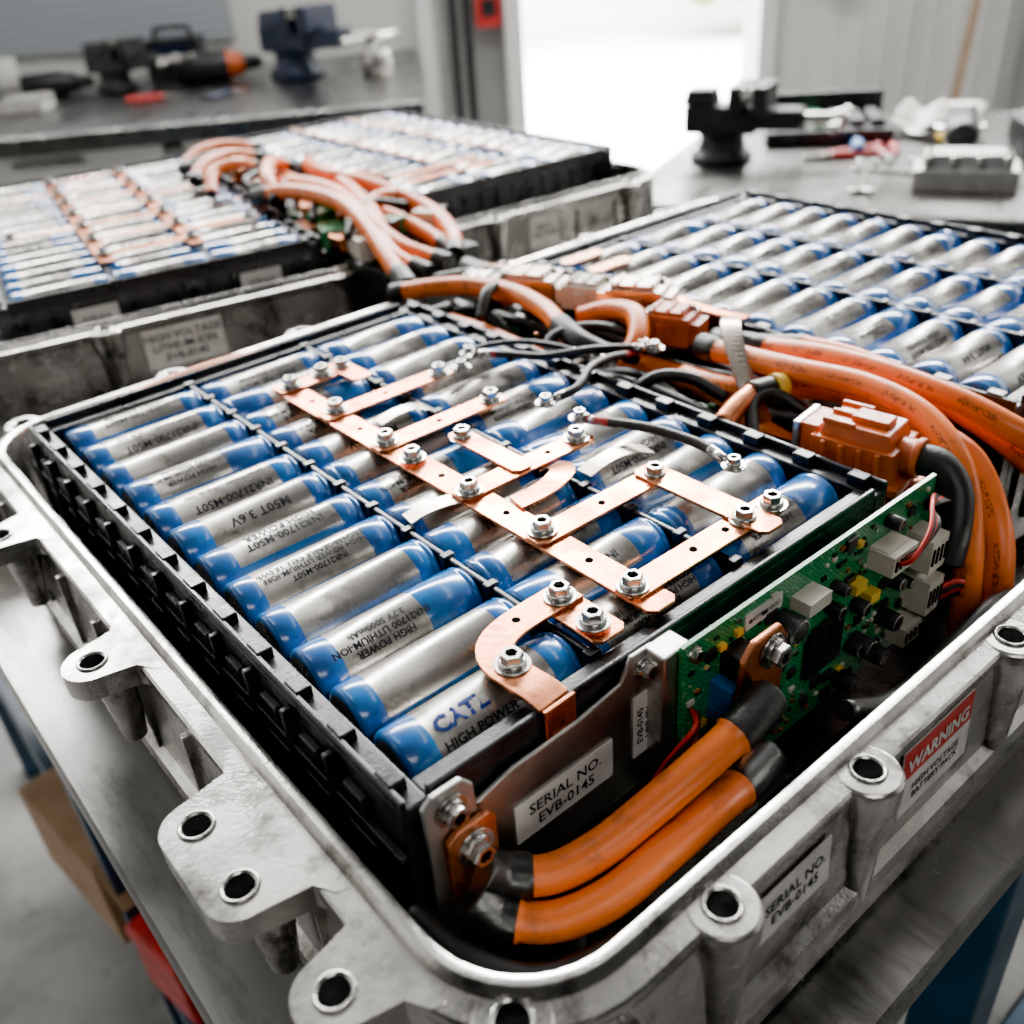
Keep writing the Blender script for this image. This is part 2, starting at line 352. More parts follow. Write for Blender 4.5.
tray=make_tray(-.021,.668,-.072,.420,-.018,TZ+.001,.036,left_ears=[(.020,.052),(-.030,),(.164,),(.30,)],front_b=(.049,.124,.222,.31,.39,.48,.58),back_b=(.0,.1,.2,.3,.4,.5,.6),right_b=(0,.1,.2,.3,.38),skip=[(.055,.112),(.13,.21)],corner=True)
tray2=make_tray(-.45,.020,-.035,.56,-.012,TZ+.001,.035,loc=(.300,.556,0),rz=math.radians(-10.5),front_b=(-.4,-.3,-.2),back_b=(-.3,-.2,-.1),right_b=(.3,.5),skip=[(-.19,-.10)])
tray3=make_tray(-.020,.275,-.045,.48,-.008,TZ+.001,.030,loc=(.410,.590,0),rz=math.radians(-4),front_b=(.06,.23),back_b=(.1,.2),right_b=(.1,.25,.4),skip=[(.09,.14)])
def label(parent,name,origin,ux,uy,w,h,lines,size,k='white',ink='ink',band=None,t=.0005):
    b=B(); ux=Vector(ux).normalized(); uy=Vector(uy).normalized(); nz=ux.cross(uy); o=Vector(origin)
    def f(x,y,z): return o+ux*x+uy*y+nz*z
    vs=[b.v(f(x,y,z)) for z in(0,t) for x,y in((-w/2,-h/2),(w/2,-h/2),(w/2,h/2),(-w/2,h/2))]
    for q in((3,2,1,0),(4,5,6,7),(0,1,5,4),(1,2,6,5),(2,3,7,6),(3,0,4,7)): b.face([vs[i] for i in q],k)
    if band:
        bh=h*.45; vs=[b.v(f(x,y,t*1.2)) for x,y in((-w/2,h/2-bh),(w/2,h/2-bh),(w/2,h/2),(-w/2,h/2))]; b.face(vs,band)
        b.addmesh(textmesh("WARNING",bh*.60,bold=.03),'white',lambda c:f(c.x,h/2-bh*.6+c.y,t*1.9))
    b.addmesh(textmesh("\n".join(lines),size),ink,lambda c:f(c.x,c.y-(h*.22 if band else 0),t*1.5))
    return b.obj(name,parent)
WS=(0,.0020,.040)
label(tray,"serial_label",(.0835,-.0874,-.045),(1,0,0),WS,.038,.021,["SERIAL NO.","EVB-0145"],.0064)
label(tray,"warning_label",(.170,-.0872,-.046),(1,0,0),WS,.048,.032,["HIGH VOLTAGE","BATTERY PACK"],.0046,band='red')
label(tray2,"voltage_label",(-.145,-.0505,-.040),(1,0,0),WS,.062,.032,["HIGH VOLTAGE","LITHIUM-ION","EVB-0145"],.0085)
label(tray3,"voltage_label",(.115,-.0605,-.035),(1,0,0),WS,.035,.030,["HIGH","VOLTAGE"],.007)
# ---------------------------------------------------------------- modules
mod1=make_module((0,0,0),0,3,12,3,first={0:'c',1:'d',2:'e',3:'d',4:'g',5:'a',6:'h',7:'b',8:'e',9:'d',10:'b',11:'a'})
mod2=make_module((.370,-.004,.001),0,3,12,5)
c10=math.cos(math.radians(10.5)); s10=math.sin(math.radians(10.5))
mod3=make_module((.285-.243*c10,.565+.243*s10,.002),math.radians(-10.5),3,16,8)
mod4=make_module((.425,.600,.006),math.radians(-2),3,15,9)
# ---------------------------------------------------------------- busbars on main module
def strap(b,x0,y0,x1,y1,w,z,k='copper',t=.0016):
    a=Vector((x0,y0,0)); c=Vector((x1,y1,0)); d=(c-a); L=d.length; d.normalize(); ang=math.atan2(d.y,d.x); c0=(a+c)/2; q=min(.0028,w*.3)
    pts=[(-L/2,-w/2+q),(-L/2+q,-w/2),(L/2-q,-w/2),(L/2,-w/2+q),(L/2,w/2-q),(L/2-q,w/2),(-L/2+q,w/2),(-L/2,w/2-q)]
    R=Matrix.Rotation(ang,2)
    b.prism([tuple(R@Vector(p)+c0.xy) for p in pts],z,z+t,k)
BZ=.0042
bus=empty("copper_busbar"); b=B()
strap(b,.1165,-.002,.1165,.299,.015,BZ)
for y,x1 in((.287,.160),(.237,.194),(.1855,.192),(.1175,.192),(.066,.192),(.0135,.206)):
    strap(b,.109,y,x1,y,.0135,BZ+.0014)
strap(b,.1835,-.001,.1835,.074,.0145,BZ+.0028)
strap(b,.152,.262,.152,.296,.013,BZ+.0028)
strap(b,.146,.112,.146,.168,.012,BZ+.0028)
b.ribbon(mm((124,94,6.5),(138,92,8),(150,94,9),(158,100,8),(161,108,5),(161,114,2)),(0,0,1),.012,.0014,'copper')
b.ribbon(mm((165,93,5),(175,93,7),(186,92,8),(196,90,7),(204,88,4)),(0,0,1),.010,.0008,'nickel')
b.ribbon(mm((128,212,5),(140,212,7),(150,211,7),(158,210,4)),(0,0,1),.009,.0008,'nickel')
b.ribbon(mm((84,122,4),(92,121,6),(102,120,6),(110,119,5)),(0,0,1),.010,.0008,'nickel')
strap(b,.0905,.000,.0905,.038,.016,BZ)
b.ribbon(mm((98,30,6.6),(84,30,6.6),(66,29,6.6),(56,25,6.6),(51,17,6.6),(51,7,6.6),(52,-3,6.4),(52.5,-10,5.2)),(0,0,1),.0140,.0016,'copper',8)
b.box((.0530,-.0118,-.006),(.0140,.0016,.024),'copper',rz=.03)
b.obj("straps",bus,bevel=.0004)
b=B()
bz=BZ+.003
for x,y in((118,287),(119,239),(117,187),(116,162),(116,117),(117,68),(115,14),(186,235),(184,185),(184,118),(183,65),(181,13),(198,12),(146,161),(152,287),(139,288),(91,29),(89,9),(53,12)):
    b.bolt((x/1000,y/1000,bz),sc=1.0)
for x,y in((117,262),(117,212),(117,140),(117,92),(117,40),(150,237),(150,66),(150,14),(184,40),(165,118),(150,186),(70,30),(170,14)):
    b.lathe([(.0018,0),(.0017,.0002)],(x/1000,y/1000,BZ+.0031 if x!=117 else BZ+.0017),(0,0,1),'hole_shade',12)  # dark discs paint the shade of small strap holes
b.obj("bolts",bus)
def wire(name,pts,r=.0022,ks=None,ends=True,k='blackrub'):
    e=empty(name); b=B(); b.tube(pts,r,k,10,8,ks=ks); b.obj("insulation",e)
    if ends:
        b=B()
        for a,c in((pts[0],pts[1]),(pts[-1],pts[-2])):
            a=Vector(a);c=Vector(c); d=(a-c).normalized(); p=a+d*.005
            b.lathe([(.0026,-.010),(.0026,.001)],a,d,'bolt',12)
            b.lathe([(.0055,0),(.0055,.0012)],(p.x,p.y,p.z-.0005),(0,0,1),'bolt',18)
            b.bolt((p.x,p.y,p.z+.0007),sc=.7)
        b.obj("lugs",e)
    return e
wire("sensor_wire",mm((212,232,12),(222,215,13),(232,195,14),(250,180,16),(268,172,14),(285,165,10)),.0024,ks=[(0,'red'),(.12,'blackrub')])
wire("sensor_wire",mm((200,152,12),(215,150,14),(235,160,16),(255,165,14),(272,168,10),(290,175,6)),.0024,ks=[(0,'blackrub'),(.75,'red')])
wire("sensor_wire",mm((196,122,12),(200,105,14),(206,85,15),(210,60,14),(207,44,13)),.0026,ks=[(0,'red'),(.15,'blackrub'),(.85,'bolt')])
wire("sensor_wire",mm((200,228,11),(215,236,13),(235,225,14),(250,205,12),(262,190,6)),.0018)
# ---------------------------------------------------------------- front brackets
fb=empty("mounting_bracket"); b=B()
FY=-.0115
def xzprism(b,poly,y0,y1,k):
    a=[b.v((x,y0,z)) for x,z in poly]; c=[b.v((x,y1,z)) for x,z in poly]; n=len(poly)
    b.face(a,k); b.face(c[::-1],k)
    for i in range(n): b.face([a[i],c[i],c[(i+1)%n],a[(i+1)%n]],k)
xzprism(b,[(.014,-.011),(.030,-.007),(.060,-.006),(.080,-.003),(.086,.006),(.097,.006),(.100,0),(.100,-.060),(.014,-.060)],FY,FY-.002,'alu2')
xzprism(b,[(-.006,.003),(-.002,.006),(.009,.006),(.013,.001),(.014,-.011),(.018,-.060),(-.006,-.060)],FY-.002,FY-.0045,'alu2')
b.obj("plate",fb,bevel=.0008)
b=B(); b.bolt((.0035,FY-.0045,-.003),(0,-1,0),sc=.9); b.bolt((.092,FY-.002,-.002),(0,-1,0),sc=.8); b.obj("bolts",fb)
label(fb,"serial_label",(.052,FY-.0022,-.034),(1,0,0.0),(0,0,1),.046,.018,["SERIAL NO.","EVB-0145"],.0068)
label(fb,"side_label",(.0915,FY-.0022,-.028),(0,0,1),(-1,0,0),.030,.011,["EVB-0145","LOT 021"],.0044)
tt=empty("copper_terminal"); b=B()
xzprism(b,[(-.001,-.014),(.003,-.011),(.015,-.011),(.018,-.014),(.018,-.046),(-.001,-.046)],FY-.005,FY-.0075,'copperd')
b.obj("tab",tt,bevel=.0006); b=B(); b.bolt((.0085,FY-.0075,-.021),(0,-1,0),sc=1.05); b.obj("bolt",tt)
tt=empty("copper_terminal"); b=B()
xzprism(b,[(.116,-.048),(.113,-.040),(.116,.000),(.122,.006),(.137,.006),(.142,-.002),(.138,-.048)],-.036,-.0385,'copperd')
b.box((.127,-.030,-.020),(.012,.014,.03),'black')
b.obj("tab",tt,bevel=.0008); b=B(); b.bolt((.132,-.0385,-.003),(0,-1,0),sc=1.1); b.bolt((.130,-.0385,-.034),(0,-1,0),sc=1.1); b.obj("bolts",tt)
# ---------------------------------------------------------------- HV cables
def boot(fr0,fr1,r,add=.0010):
    return lambda t: r+add if (t<fr0 or t>fr1) else r
def cab(pts,r=.0075,b0=.0,b1=1.0):
    q=B(); ks=[(0,'blackrub' if b0>0 else 'cable'),(b0,'cable'),(b1,'blackrub')]
    q.tube(mm(*pts),boot(b0,b1,r),'blackrub',18,14,ks=ks); return q.obj("high_voltage_cable")
cab([(123,-45,-15),(106,-47,-17),(88,-46,-21),(66,-43,-28),(44,-39,-35),(28,-32,-40),(16,-23,-38),(8,-20,-31)],.0066,.18,.84)
cab([(122,-47,-43),(105,-51,-40),(82,-53,-37),(58,-53,-38),(36,-50,-43),(20,-41,-48),(9,-29,-47),(3,-21,-38)],.0066,.18,.86)
cab([(316,150,6),(312,120,9),(309,80,13),(311,40,15),(307,6,11),(296,-20,-2),(283,-36,-26),(277,-44,-60),(274,-48,-95)],.0066,.05,1.1)
cab([(335,155,2),(332,120,8),(331,80,14),(331,40,15),(332,0,11),(337,-28,2),(352,-48,-10),(388,-56,-20),(470,-58,-24)],.0066,.12,1.1)
cab([(300,150,-8),(300,110,-4),(322,75,0),(330,45,-2),(328,15,-6),(322,-15,-12),(306,-40,-34),(296,-50,-62),(290,-55,-95)],.0066,.0,1.1)
cab([(345,130,2),(350,95,8),(350,60,8),(348,20,2),(346,-20,-10),(350,-50,-30)],.0062,.15,1.1)
cab([(300,345,-8),(318,318,0),(330,296,4),(338,276,3),(340,250,2),(338,225,-2),(340,200,-6)],.0066,.12,.85)
cab([(262,398,-2),(278,372,4),(294,340,8),(298,300,10),(292,262,9),(281,235,8),(276,212,4),(282,196,-2)],.0066,.05,.80)
cab([(312,248,2),(318,226,10),(314,202,13),(300,186,8),(286,180,0)],.0066,.0,1.1)
cab([(330,395,2),(326,365,4),(336,330,8),(344,300,8)],.0064,.3,.9)
cab([(306,205,-16),(316,170,-18),(310,130,-20),(300,90,-24),(296,40,-30)],.0066,.0,1.1)
cab([(272,340,-12),(270,300,-10),(268,262,-10),(270,225,-14)],.0060,.0,1.1)
cab([(332,420,-2),(318,470,8),(328,540,22),(345,610,26),(345,680,24),(330,740,14)],.0074,.05,.93)
cab([(310,418,-4),(304,460,6),(340,540,18),(366,620,24),(385,690,26),(395,760,18)],.0074,.05,.93)
cab([(285,410,-6),(296,450,4),(318,520,18),(328,580,26),(320,650,26),(308,700,16)],.0074,.08,.92)
cab([(345,430,0),(372,470,6),(392,530,12),(385,600,24),(372,670,30),(392,740,26),(420,790,18)],.0070,.05,.94)
cab([(312,660,16),(325,700,32),(352,740,36),(380,760,24)],.0068,.08,.9)
cab([(300,820,16),(320,840,26),(360,860,28),(400,860,18)],.0068,.08,.9)
cab([(345,620,12),(370,640,22),(400,650,24),(425,640,14)],.0060,.1,.9)
cab([(320,900,14),(350,920,26),(390,930,26),(430,920,16)],.0060,.1,.9)
cab([(290,760,14),(310,790,28),(345,800,30),(372,830,18)],.0060,.0,.9)
cab([(360,440,-6),(366,500,2),(356,560,14),(350,640,16),(362,720,18),(372,800,16)],.0068,.1,.92)
cab([(318,470,-6),(330,520,8),(352,560,20),(380,570,22),(405,590,12)],.0064,.1,.88)
cab([(0,372,-16),(20,374,-12),(60,377,-6),(100,377,-4),(135,384,-8),(165,390,-16)],.0048,.35,1.1)
def loom(pts,r):
    b=B(); b.tube(mm(*pts),r,'blackrub',12,8); return b.obj("black_cable")
loom([(40,-30,-55),(20,-55,-62),(60,-62,-60),(120,-60,-62),(180,-60,-58),(240,-58,-60),(300,-60,-66)],.006)
loom([(-12,-10,-44),(-8,-34,-48),(6,-54,-50),(36,-64,-48),(80,-66,-46),(130,-65,-48),(175,-60,-60)],.0055)
loom([(-10,-30,-75),(10,-52,-80),(60,-55,-80),(140,-50,-80),(260,-50,-78)],.008)
loom([(150,-60,-30),(180,-62,-44),(220,-60,-50),(262,-60,-44),(300,-56,-60)],.004)
loom([(-15,20,-60),(-14,100,-62),(-15,200,-58),(-14,330,-60)],.003)
loom([(-10,365,-30),(60,370,-32),(140,385,-30),(240,390,-26),(300,380,-20)],.006)
for i in range(12):
    x=.262+.0078*i; pts=[(x*1000+random.uniform(-6,6),y,random.uniform(-36,-14)) for y in(0,60,120,180,240,300,350,390)]
    loom(pts,random.choice((.003,.004,.006)))
loom([(252,210,-4),(262,225,6),(278,222,10),(296,214,8),(310,200,2)],.003)
loom([(254,150,-4),(266,140,6),(280,128,4),(290,110,-6)],.0035)
loom([(262,70,-6),(276,82,4),(290,80,6),(300,64,-4)],.0035)
loom([(300,395,0),(312,372,6),(320,350,10),(326,330,6)],.004)
loom([(268,300,0),(282,310,12),(300,318,12),(314,330,4)],.004)
for i in range(6):
    y=520+i*70; loom([(300+i*8,y,10),(325,y+20,22),(350+i*4,y+35,24),(385,y+30,14)],.0035)
# ---------------------------------------------------------------- connectors
def conn_orange(loc,rz,s=1.0):
    e=empty("high_voltage_connector",loc,rz); e.scale=(s,s,s); b=B()
    b.box((0,0,-.004),(.046,.034,.020),'oplastic'); b.box((0,0,.009),(.040,.028,.010),'oplastic',taper=.88)
    b.box((.0,.0,-.014),(.056,.040,.005),'oplastic')
    b.box((-.026,0,0),(.010,.024,.018),'oplastic'); b.box((.004,0,.0155),(.020,.012,.004),'oplastic')
    for y in(-.012,0,.012): b.box((-.010,y,.0145),(.018,.003,.003),'oplastic')
    for x in(-.015,-.005,.005,.015): b.box((x,-.0175,-.004),(.003,.003,.018),'oplastic'); b.box((x,.0175,-.004),(.003,.003,.018),'oplastic')
    b.box((-.0335,0,-.001),(.004,.026,.020),'alu2')
    b.lathe([(.0095,0),(.0095,.008),(.011,.008),(.011,.012)],(.020,0,.0),(1,0,0),'oplastic',20)
    b.obj("housing",e,bevel=.0016)
    b=B(); b.bolt((-.024,-.016,-.0115),sc=.7); b.bolt((-.024,.016,-.0115),sc=.7); b.box((-.004,.004,-.022),(.066,.052,.004),'copper_pale'); b.box((0,0,-.055),(.05,.036,.062),'black'); b.obj("base",e,bevel=.0008)
    return e
conn_orange((.277,.018,.004),math.radians(-82),.88)
b=B(); b.tube(mm((280,-8,4),(282,-18,3),(280,-28,-6),(272,-34,-20),(266,-36,-34)),.0075,'blackrub',18,10); b.obj("black_cable")
def conn_box(name,loc,rz,dims,k,ribs=3):
    e=empty(name,loc,rz); b=B(); x,y,z=dims
    b.box((0,0,0),dims,k); b.box((0,0,z/2+.001),(x*.7,y*.72,.003),k)
    for i in range(ribs): b.box((-x*.3+x*.6*i/max(1,ribs-1),0,z/2+.003),(x*.06,y*.6,.002),k)
    b.box((x/2+.003,0,-.001),(.006,y*.7,z*.7),k); b.box((-x/2-.003,0,-.001),(.006,y*.7,z*.7),k)
    b.box((0,y/2+.001,0),(x*.3,.003,z*.5),k); b.box((0,-y/2-.001,0),(x*.3,.003,z*.5),k)
    b.bolt((x*.38,y*.3,z/2),sc=.5); b.bolt((-x*.38,-y*.3,z/2),sc=.5)
    b.obj("housing",e,bevel=.0010); return e
conn_box("cable_connector",(.320,.310,.008),math.radians(-62),(.044,.026,.016),'nickel')
conn_box("cable_connector",(.334,.264,.008),math.radians(-70),(.030,.024,.016),'wplastic')
conn_box("cable_connector",(.344,.228,.010),math.radians(-62),(.038,.026,.018),'nickel')
conn_box("high_voltage_connector",(.330,.186,.006),math.radians(-70),(.030,.024,.018),'oplastic')
conn_box("cable_connector",(.304,.345,.004),math.radians(-60),(.026,.018,.014),'alu2')
b=B(); b.ribbon(mm((292,86,-14),(298,104,4),(305,118,18),(316,130,24),(330,140,20),(338,148,6)),(0,0,1),.011,.0025,'nickel'); b.obj("cable_clamp",bevel=.0005)
b=B(); b.tube(mm((254,84,0),(268,86,4),(284,88,6)),.0058,'copperd',16,6); b.tube(mm((282,88,6),(295,84,6)),.0068,'blackrub',16,6); b.tube(mm((295,84,6),(301,82,5)),.0078,'yellow',16,3); b.obj("high_voltage_cable")
b=B(); b.box((.308,.29,-.040),(.085,.20,.002),'pcb'); b.box((.308,.16,-.042),(.085,.3,.002),'black')
for i in range(70):
    b.box((random.uniform(.27,.345),random.uniform(.06,.38),-.030),(random.uniform(.004,.014),random.uniform(.004,.014),random.uniform(.006,.026)),random.choice(['black','black','wplastic','alu2','copperd','pcb']))
b.box((.308,.20,-.080),(.08,.38,.06),'black'); b.obj("junction_board",bevel=.0005)
e=empty("junction_box"); b=B()
for i in range(46):
    x=random.uniform(.305,.40); y=random.uniform(.50,.95)
    b.box((x,y,random.uniform(-.008,.008)),(random.uniform(.01,.03),random.uniform(.01,.035),random.uniform(.01,.02)),random.choice(['black','wplastic','alu2','copper','black','black','copperd','pcb']),rz=random.uniform(-.5,.5))
b.box((.35,.76,-.06),(.10,.58,.10),'black'); b.obj("housing",e,bevel=.001)
# ---------------------------------------------------------------- circuit board
pc=empty("circuit_board"); b=B(); PY=-.0235
X0,X1,ZT,ZBm=.100,.266,.008,-.080
b.box(((X0+X1)/2,PY,(ZT+ZBm)/2),(X1-X0,.0018,ZT-ZBm),'pcb'); b.obj("board",pc)
b=B(); rc=random.Random(4)
def comp(x,z,w,h,d,k): b.box((x,PY-.0009-d/2,z),(w,d,h),k)
comp(.190,-.043,.024,.024,.002,'black')
for i in range(15):
    for s_ in(-1,1):
        comp(.190-.0105+.0015*i,-.043+s_*.0132,.0007,.0026,.0008,'bolt'); comp(.190+s_*.0132,-.043-.0105+.0015*i,.0026,.0007,.0008,'bolt')
used=[(.190,-.043,.017),(.121,-.022,.010),(.170,-.008,.012),(.231,-.015,.014),(.13,-.035,.012)]
for i in range(800):
    x=rc.uniform(X0+.004,X1-.004); z=rc.uniform(ZBm+.004,ZT-.004)
    if any(abs(x-u)<r+.0016 and abs(z-v)<r+.0016 for u,v,r in used): continue
    t=rc.random()
    if t<.62: w=rc.uniform(.0011,.0020); comp(x,z,w*1.8 if rc.random()<.5 else w,w,.0010,rc.choice(['wplastic','copperd','black','black','bolt','bolt'])); used.append((x,z,.0008))
    elif t<.82:
        w=rc.uniform(.003,.0055); comp(x,z,w*1.3,w,.0016,'black')
        for q in range(4):
            for s_ in(-1,1): comp(x-w*.5+w*.33*q,z+s_*w*.62,.0005,.0010,.0006,'bolt')
        used.append((x,z,.004))
    elif t<.91: comp(x,z,.0035,.0025,.002,rc.choice(['bolt','copperd','yellow'])); used.append((x,z,.002))
    elif t<.96:
        r=rc.uniform(.0022,.0036); b.lathe([(r,0),(r,.0065),(r*.9,.007)],(x,PY-.0009,z),(0,-1,0),'black',16); b.lathe([(r*.85,.0071),(r*.8,.0072)],(x,PY-.0009,z),(0,-1,0),'bolt',16); used.append((x,z,.006))
comp(.121,-.022,.011,.012,.010,'bluebr'); comp(.119,-.031,.008,.006,.008,'bluebr')
comp(.170,-.006,.014,.006,.009,'wplastic')
b.lathe([(.0058,0),(.0058,.009),(.005,.0098)],(.157,PY-.0009,-.012),(0,-1,0),'black',18); b.lathe([(.005,.0099),(.0048,.010)],(.157,PY-.0009,-.012),(0,-1,0),'bolt',18)
for x,z in((.215,-.055),(.235,-.052),(.228,-.068),(.205,-.07)): b.lathe([(.0045,0),(.0045,.009),(.004,.0098)],(x,PY-.0009,z),(0,-1,0),'black',18); b.lathe([(.0038,.0099),(.0036,.010)],(x,PY-.0009,z),(0,-1,0),'bolt',16)
def hdr(x,z,w,h,d):
    comp(x,z,w,h,d,'wplastic')
    n=max(2,int(w/.0030))
    for q in range(n): comp(x-w*.38+w*.76*q/(n-1),z,.0012,h*.5,d+.0006,'hole_shade')
    comp(x,z+h*.5,w*.9,.0015,d*.7,'wplastic')
hdr(.226,-.012,.018,.010,.012); hdr(.254,-.022,.013,.017,.013); hdr(.258,-.047,.012,.018,.013); hdr(.250,-.066,.014,.010,.010)
comp(.207,-.020,.008,.005,.005,'yellow'); comp(.22,-.032,.007,.005,.005,'yellow')
comp(.145,.000,.022,.007,.0008,'white')
b.addmesh(textmesh("BATTERY-ECU",.0028),'ink',lambda c:(.145+c.x,PY-.0020,.000+c.y))
for x,z in((X0+.006,ZT-.005),(X0+.006,ZBm+.008)): b.bolt((x,PY-.001,z),(0,-1,0),sc=.5)
b.obj("components",pc,bevel=.0003,bseg=1)
b=B(); b.box((.100,-.017,-.03),(.014,.010,.072),'alu2'); b.obj("standoff_bracket",pc,bevel=.0008)
def lit(pts,r,k,name="signal_wire"):
    b=B(); b.tube(mm(*pts),r,k,8,8); return b.obj(name)
for i in range(6):
    k='red' if i%3==0 else 'blackrub'; o=i*1.4
    lit([(221+o,-36,-12),(221+o,-42,-6+o*.5),(233+o,-41,2),(250,-32,5-o*.5),(268,-24-o,-4),(276,-18,-20)],.0010,k)
    lit([(104,-26-o*.5,-22),(96,-34,-20-o),(84,-30-o,-34),(70,-28,-55-o),(62,-30,-80)],.0010,k)
    lit([(262,-36,-46-i*2),(272,-42,-44-o),(284,-48,-60),(290,-42,-90)],.0012,k)
# ---------------------------------------------------------------- busbars on the rear modules
b=B(); H=16*PITCH
for x in (.085,.160): strap(b,x,.04,x,H-.03,.013,.006,'copper')
for j in range(1,15,2):
    y=.031+PITCH*j
    strap(b,.078,y,.168,y,.013,.0075,'copper' if j%4==1 else 'copper_pale')
    for x in(.085,.160): b.bolt((x,y,.009))
for j in (2,8): strap(b,.160,.031+PITCH*j,.228,.031+PITCH*j,.013,.0075,'copper'); b.bolt((.22,.031+PITCH*j,.009))
for j in (5,11): strap(b,.015,.031+PITCH*j,.085,.031+PITCH*j,.013,.0075,'copper_pale'); b.bolt((.022,.031+PITCH*j,.009))
b.obj("busbar_grid",mod3,bevel=.0003,bseg=1)
b=B()
for x in(.083,.165): strap(b,x,.06,x,.42,.007,.006,'copper_pale')
for y in(.03,.06): strap(b,.01,y,.12,y,.010,.006,'copperd')
b.obj("busbar_grid",mod4)
b=B()
for x,y in((.012,.335),(.012,.305)): strap(b,x-.01,y,x+.03,y,.012,.004,'copper_pale')
b.ribbon(mm((-6,250,5),(-4,225,6),(-6,190,5),(-5,160,6)),(0,0,1),.008,.0015,'copperd'); b.obj("busbar",mod2,bevel=.0004)
b=B(); b.box((-.0125,.045,-.02),(.003,.03,.04),'copperd'); b.obj("terminal_plate",mod2)
label(mod2,"module_label",(.085,-.0135,-.03),(1,0,0),(0,0,1),.04,.03,["EVB","MODULE"],.007)
label(mod3,"module_label",(.195,-.0135,-.02),(1,0,0),(0,0,1),.035,.018,["EVB-014"],.006)
label(mod3,"module_label.001",(.06,-.0135,-.02),(1,0,0),(0,0,1),.035,.018,["EVB-014"],.006)
# ---------------------------------------------------------------- main work table
wt=empty("steel_workbench"); b=B()
tx0,tx1,ty0,ty1=-.073,.84,-.112,1.30
b.box(((tx0+tx1)/2,(ty0+ty1)/2,TZ-.003),(tx1-tx0,ty1-ty0,.006),'steel')
b.box(((tx0+tx1)/2,ty0+.002,TZ-.010),(tx1-tx0,.004,.018),'steel'); b.box((tx0+.002,(ty0+ty1)/2,TZ-.010),(.004,ty1-ty0,.018),'steel')
b.obj("top",wt,bevel=.0015)
b=B(); s=.036
for y in(ty0+.03,ty1-.03): b.box(((tx0+tx1)/2,y,TZ-.038),(tx1-tx0-.02,s,.04),'bluep'); b.box(((tx0+tx1)/2,y,-.56),(tx1-tx0-.02,s*.8,s*.8),'bluep')
for x in(tx0+.03,tx1-.03): b.box((x,(ty0+ty1)/2,TZ-.038),(s,ty1-ty0-.02,.04),'bluep'); b.box((x,(ty0+ty1)/2,-.56),(s*.8,ty1-ty0-.02,s*.8),'bluep')
for x in(tx0+.03,.295,tx1-.03):
    for y in(ty0+.03,.46,ty1-.03):
        if x==.295 and y==.46: continue
        b.box((x,y,(TZ-.95)/2),(s,s,.95+TZ),'bluep')
b.box(((tx0+tx1)/2,(ty0+ty1)/2,-.545),(tx1-tx0-.06,ty1-ty0-.06,.006),'steel')
b.obj("frame",wt,bevel=.002)
e=empty("cardboard_box",(-.005,.56,-.542),math.radians(8)); b=B(); b.box((0,0,.05),(.15,.15,.10),'card'); b.box((0,-.0755,.05),(.03,.001,.10),'wplastic'); b.box((-.04,-.10,.10),(.07,.05,.002),'card',rot=(.5,0,0)); b.box((.04,-.10,.10),(.07,.05,.002),'card',rot=(.6,0,0)); b.obj("carton",e,bevel=.001)
e=empty("red_toolbox",(-.005,.40,-.542),.2); b=B(); b.box((0,0,.035),(.11,.07,.07),'red'); b.box((0,0,.075),(.114,.074,.012),'red'); b.tube(mm((-30,0,80),(-25,0,100),(25,0,100),(30,0,80)),.005,'black',10,5); b.obj("body",e,bevel=.004)
e=empty("tool_case",(.42,.12,-.542),.4); b=B(); b.box((0,0,.05),(.2,.14,.1),'castiron'); b.box((0,0,.104),(.204,.144,.012),'black'); b.box((0,-.073,.08),(.04,.006,.03),'alu2'); b.obj("body",e,bevel=.006)
# ---------------------------------------------------------------- room
RZ=math.radians(-34); RO=(-.098,-.190)
def room(name,z=0): return empty(name,(RO[0],RO[1],z),RZ)
WN=3.40
def slab(name,parts,bevel=0):
    e=B()
    for c,d,k in parts: e.box(c,d,k)
    o=e.obj(name,bevel=bevel); o.location=(RO[0],RO[1],0); o.rotation_euler[2]=RZ; return o
slab("floor",[((0,1.2,-.96),(6.4,4.4,.02),'concrete')])
slab("ground_outside",[((0,WN+5.0,-.97),(16,9.8,.02),'outside')])
slab("outdoor_building",[((0,WN+9.8,.4),(16,.3,2.76),'outside'),((-2.5,WN+9.6,.0),(1.2,.1,1.0),'walld'),((5,WN+9.6,.0),(1.2,.1,1.0),'walld')])
b=B(); rb_=random.Random(2)
for i in range(110):
    c=Vector((3.3+rb_.uniform(-.5,.9),10.6+rb_.uniform(-.4,.4),-.30+rb_.uniform(-.25,.5))); r=rb_.uniform(.07,.16)
    b.lathe([(r*.3,-r*.95),(r*.8,-r*.6),(r,0),(r*.8,r*.6),(r*.3,r*.95)],c,(rb_.random(),rb_.random(),1),'grass',7,smooth=False)
b.cyl((3.6,10.6,-.96),.05,.6,'card')
o=b.obj("garden_bush"); o.location=(RO[0],RO[1],0); o.rotation_euler[2]=RZ
ZH=1.45
d0,d1=.365,1.145
slab("wall_back",[((-1.43,WN+.06,(ZH-.95)/2),(3.49,.12,ZH+.95),'wall'),((2.17,WN+.06,(ZH-.95)/2),(1.95,.12,ZH+.95),'wall'),(((d0+d1)/2,WN+.06,(ZH+1.0)/2),(d1-d0+.1,.12,ZH-1.0),'wall')])
ribs=[]
x=1.25
while x<3.1: ribs.append(((x,WN-.008,(ZH-.95)/2),(.018,.018,ZH+.95),'wall')); x+=.085
slab("wall_cladding",ribs,bevel=.003)
slab("wall_panel",[((.235,WN-.012,(ZH-.95)/2),(.22,.02,ZH+.95),'walld')])
slab("wall_left",[((-3.15,1.2,(ZH-.95)/2),(.1,4.4,ZH+.95),'wall')])
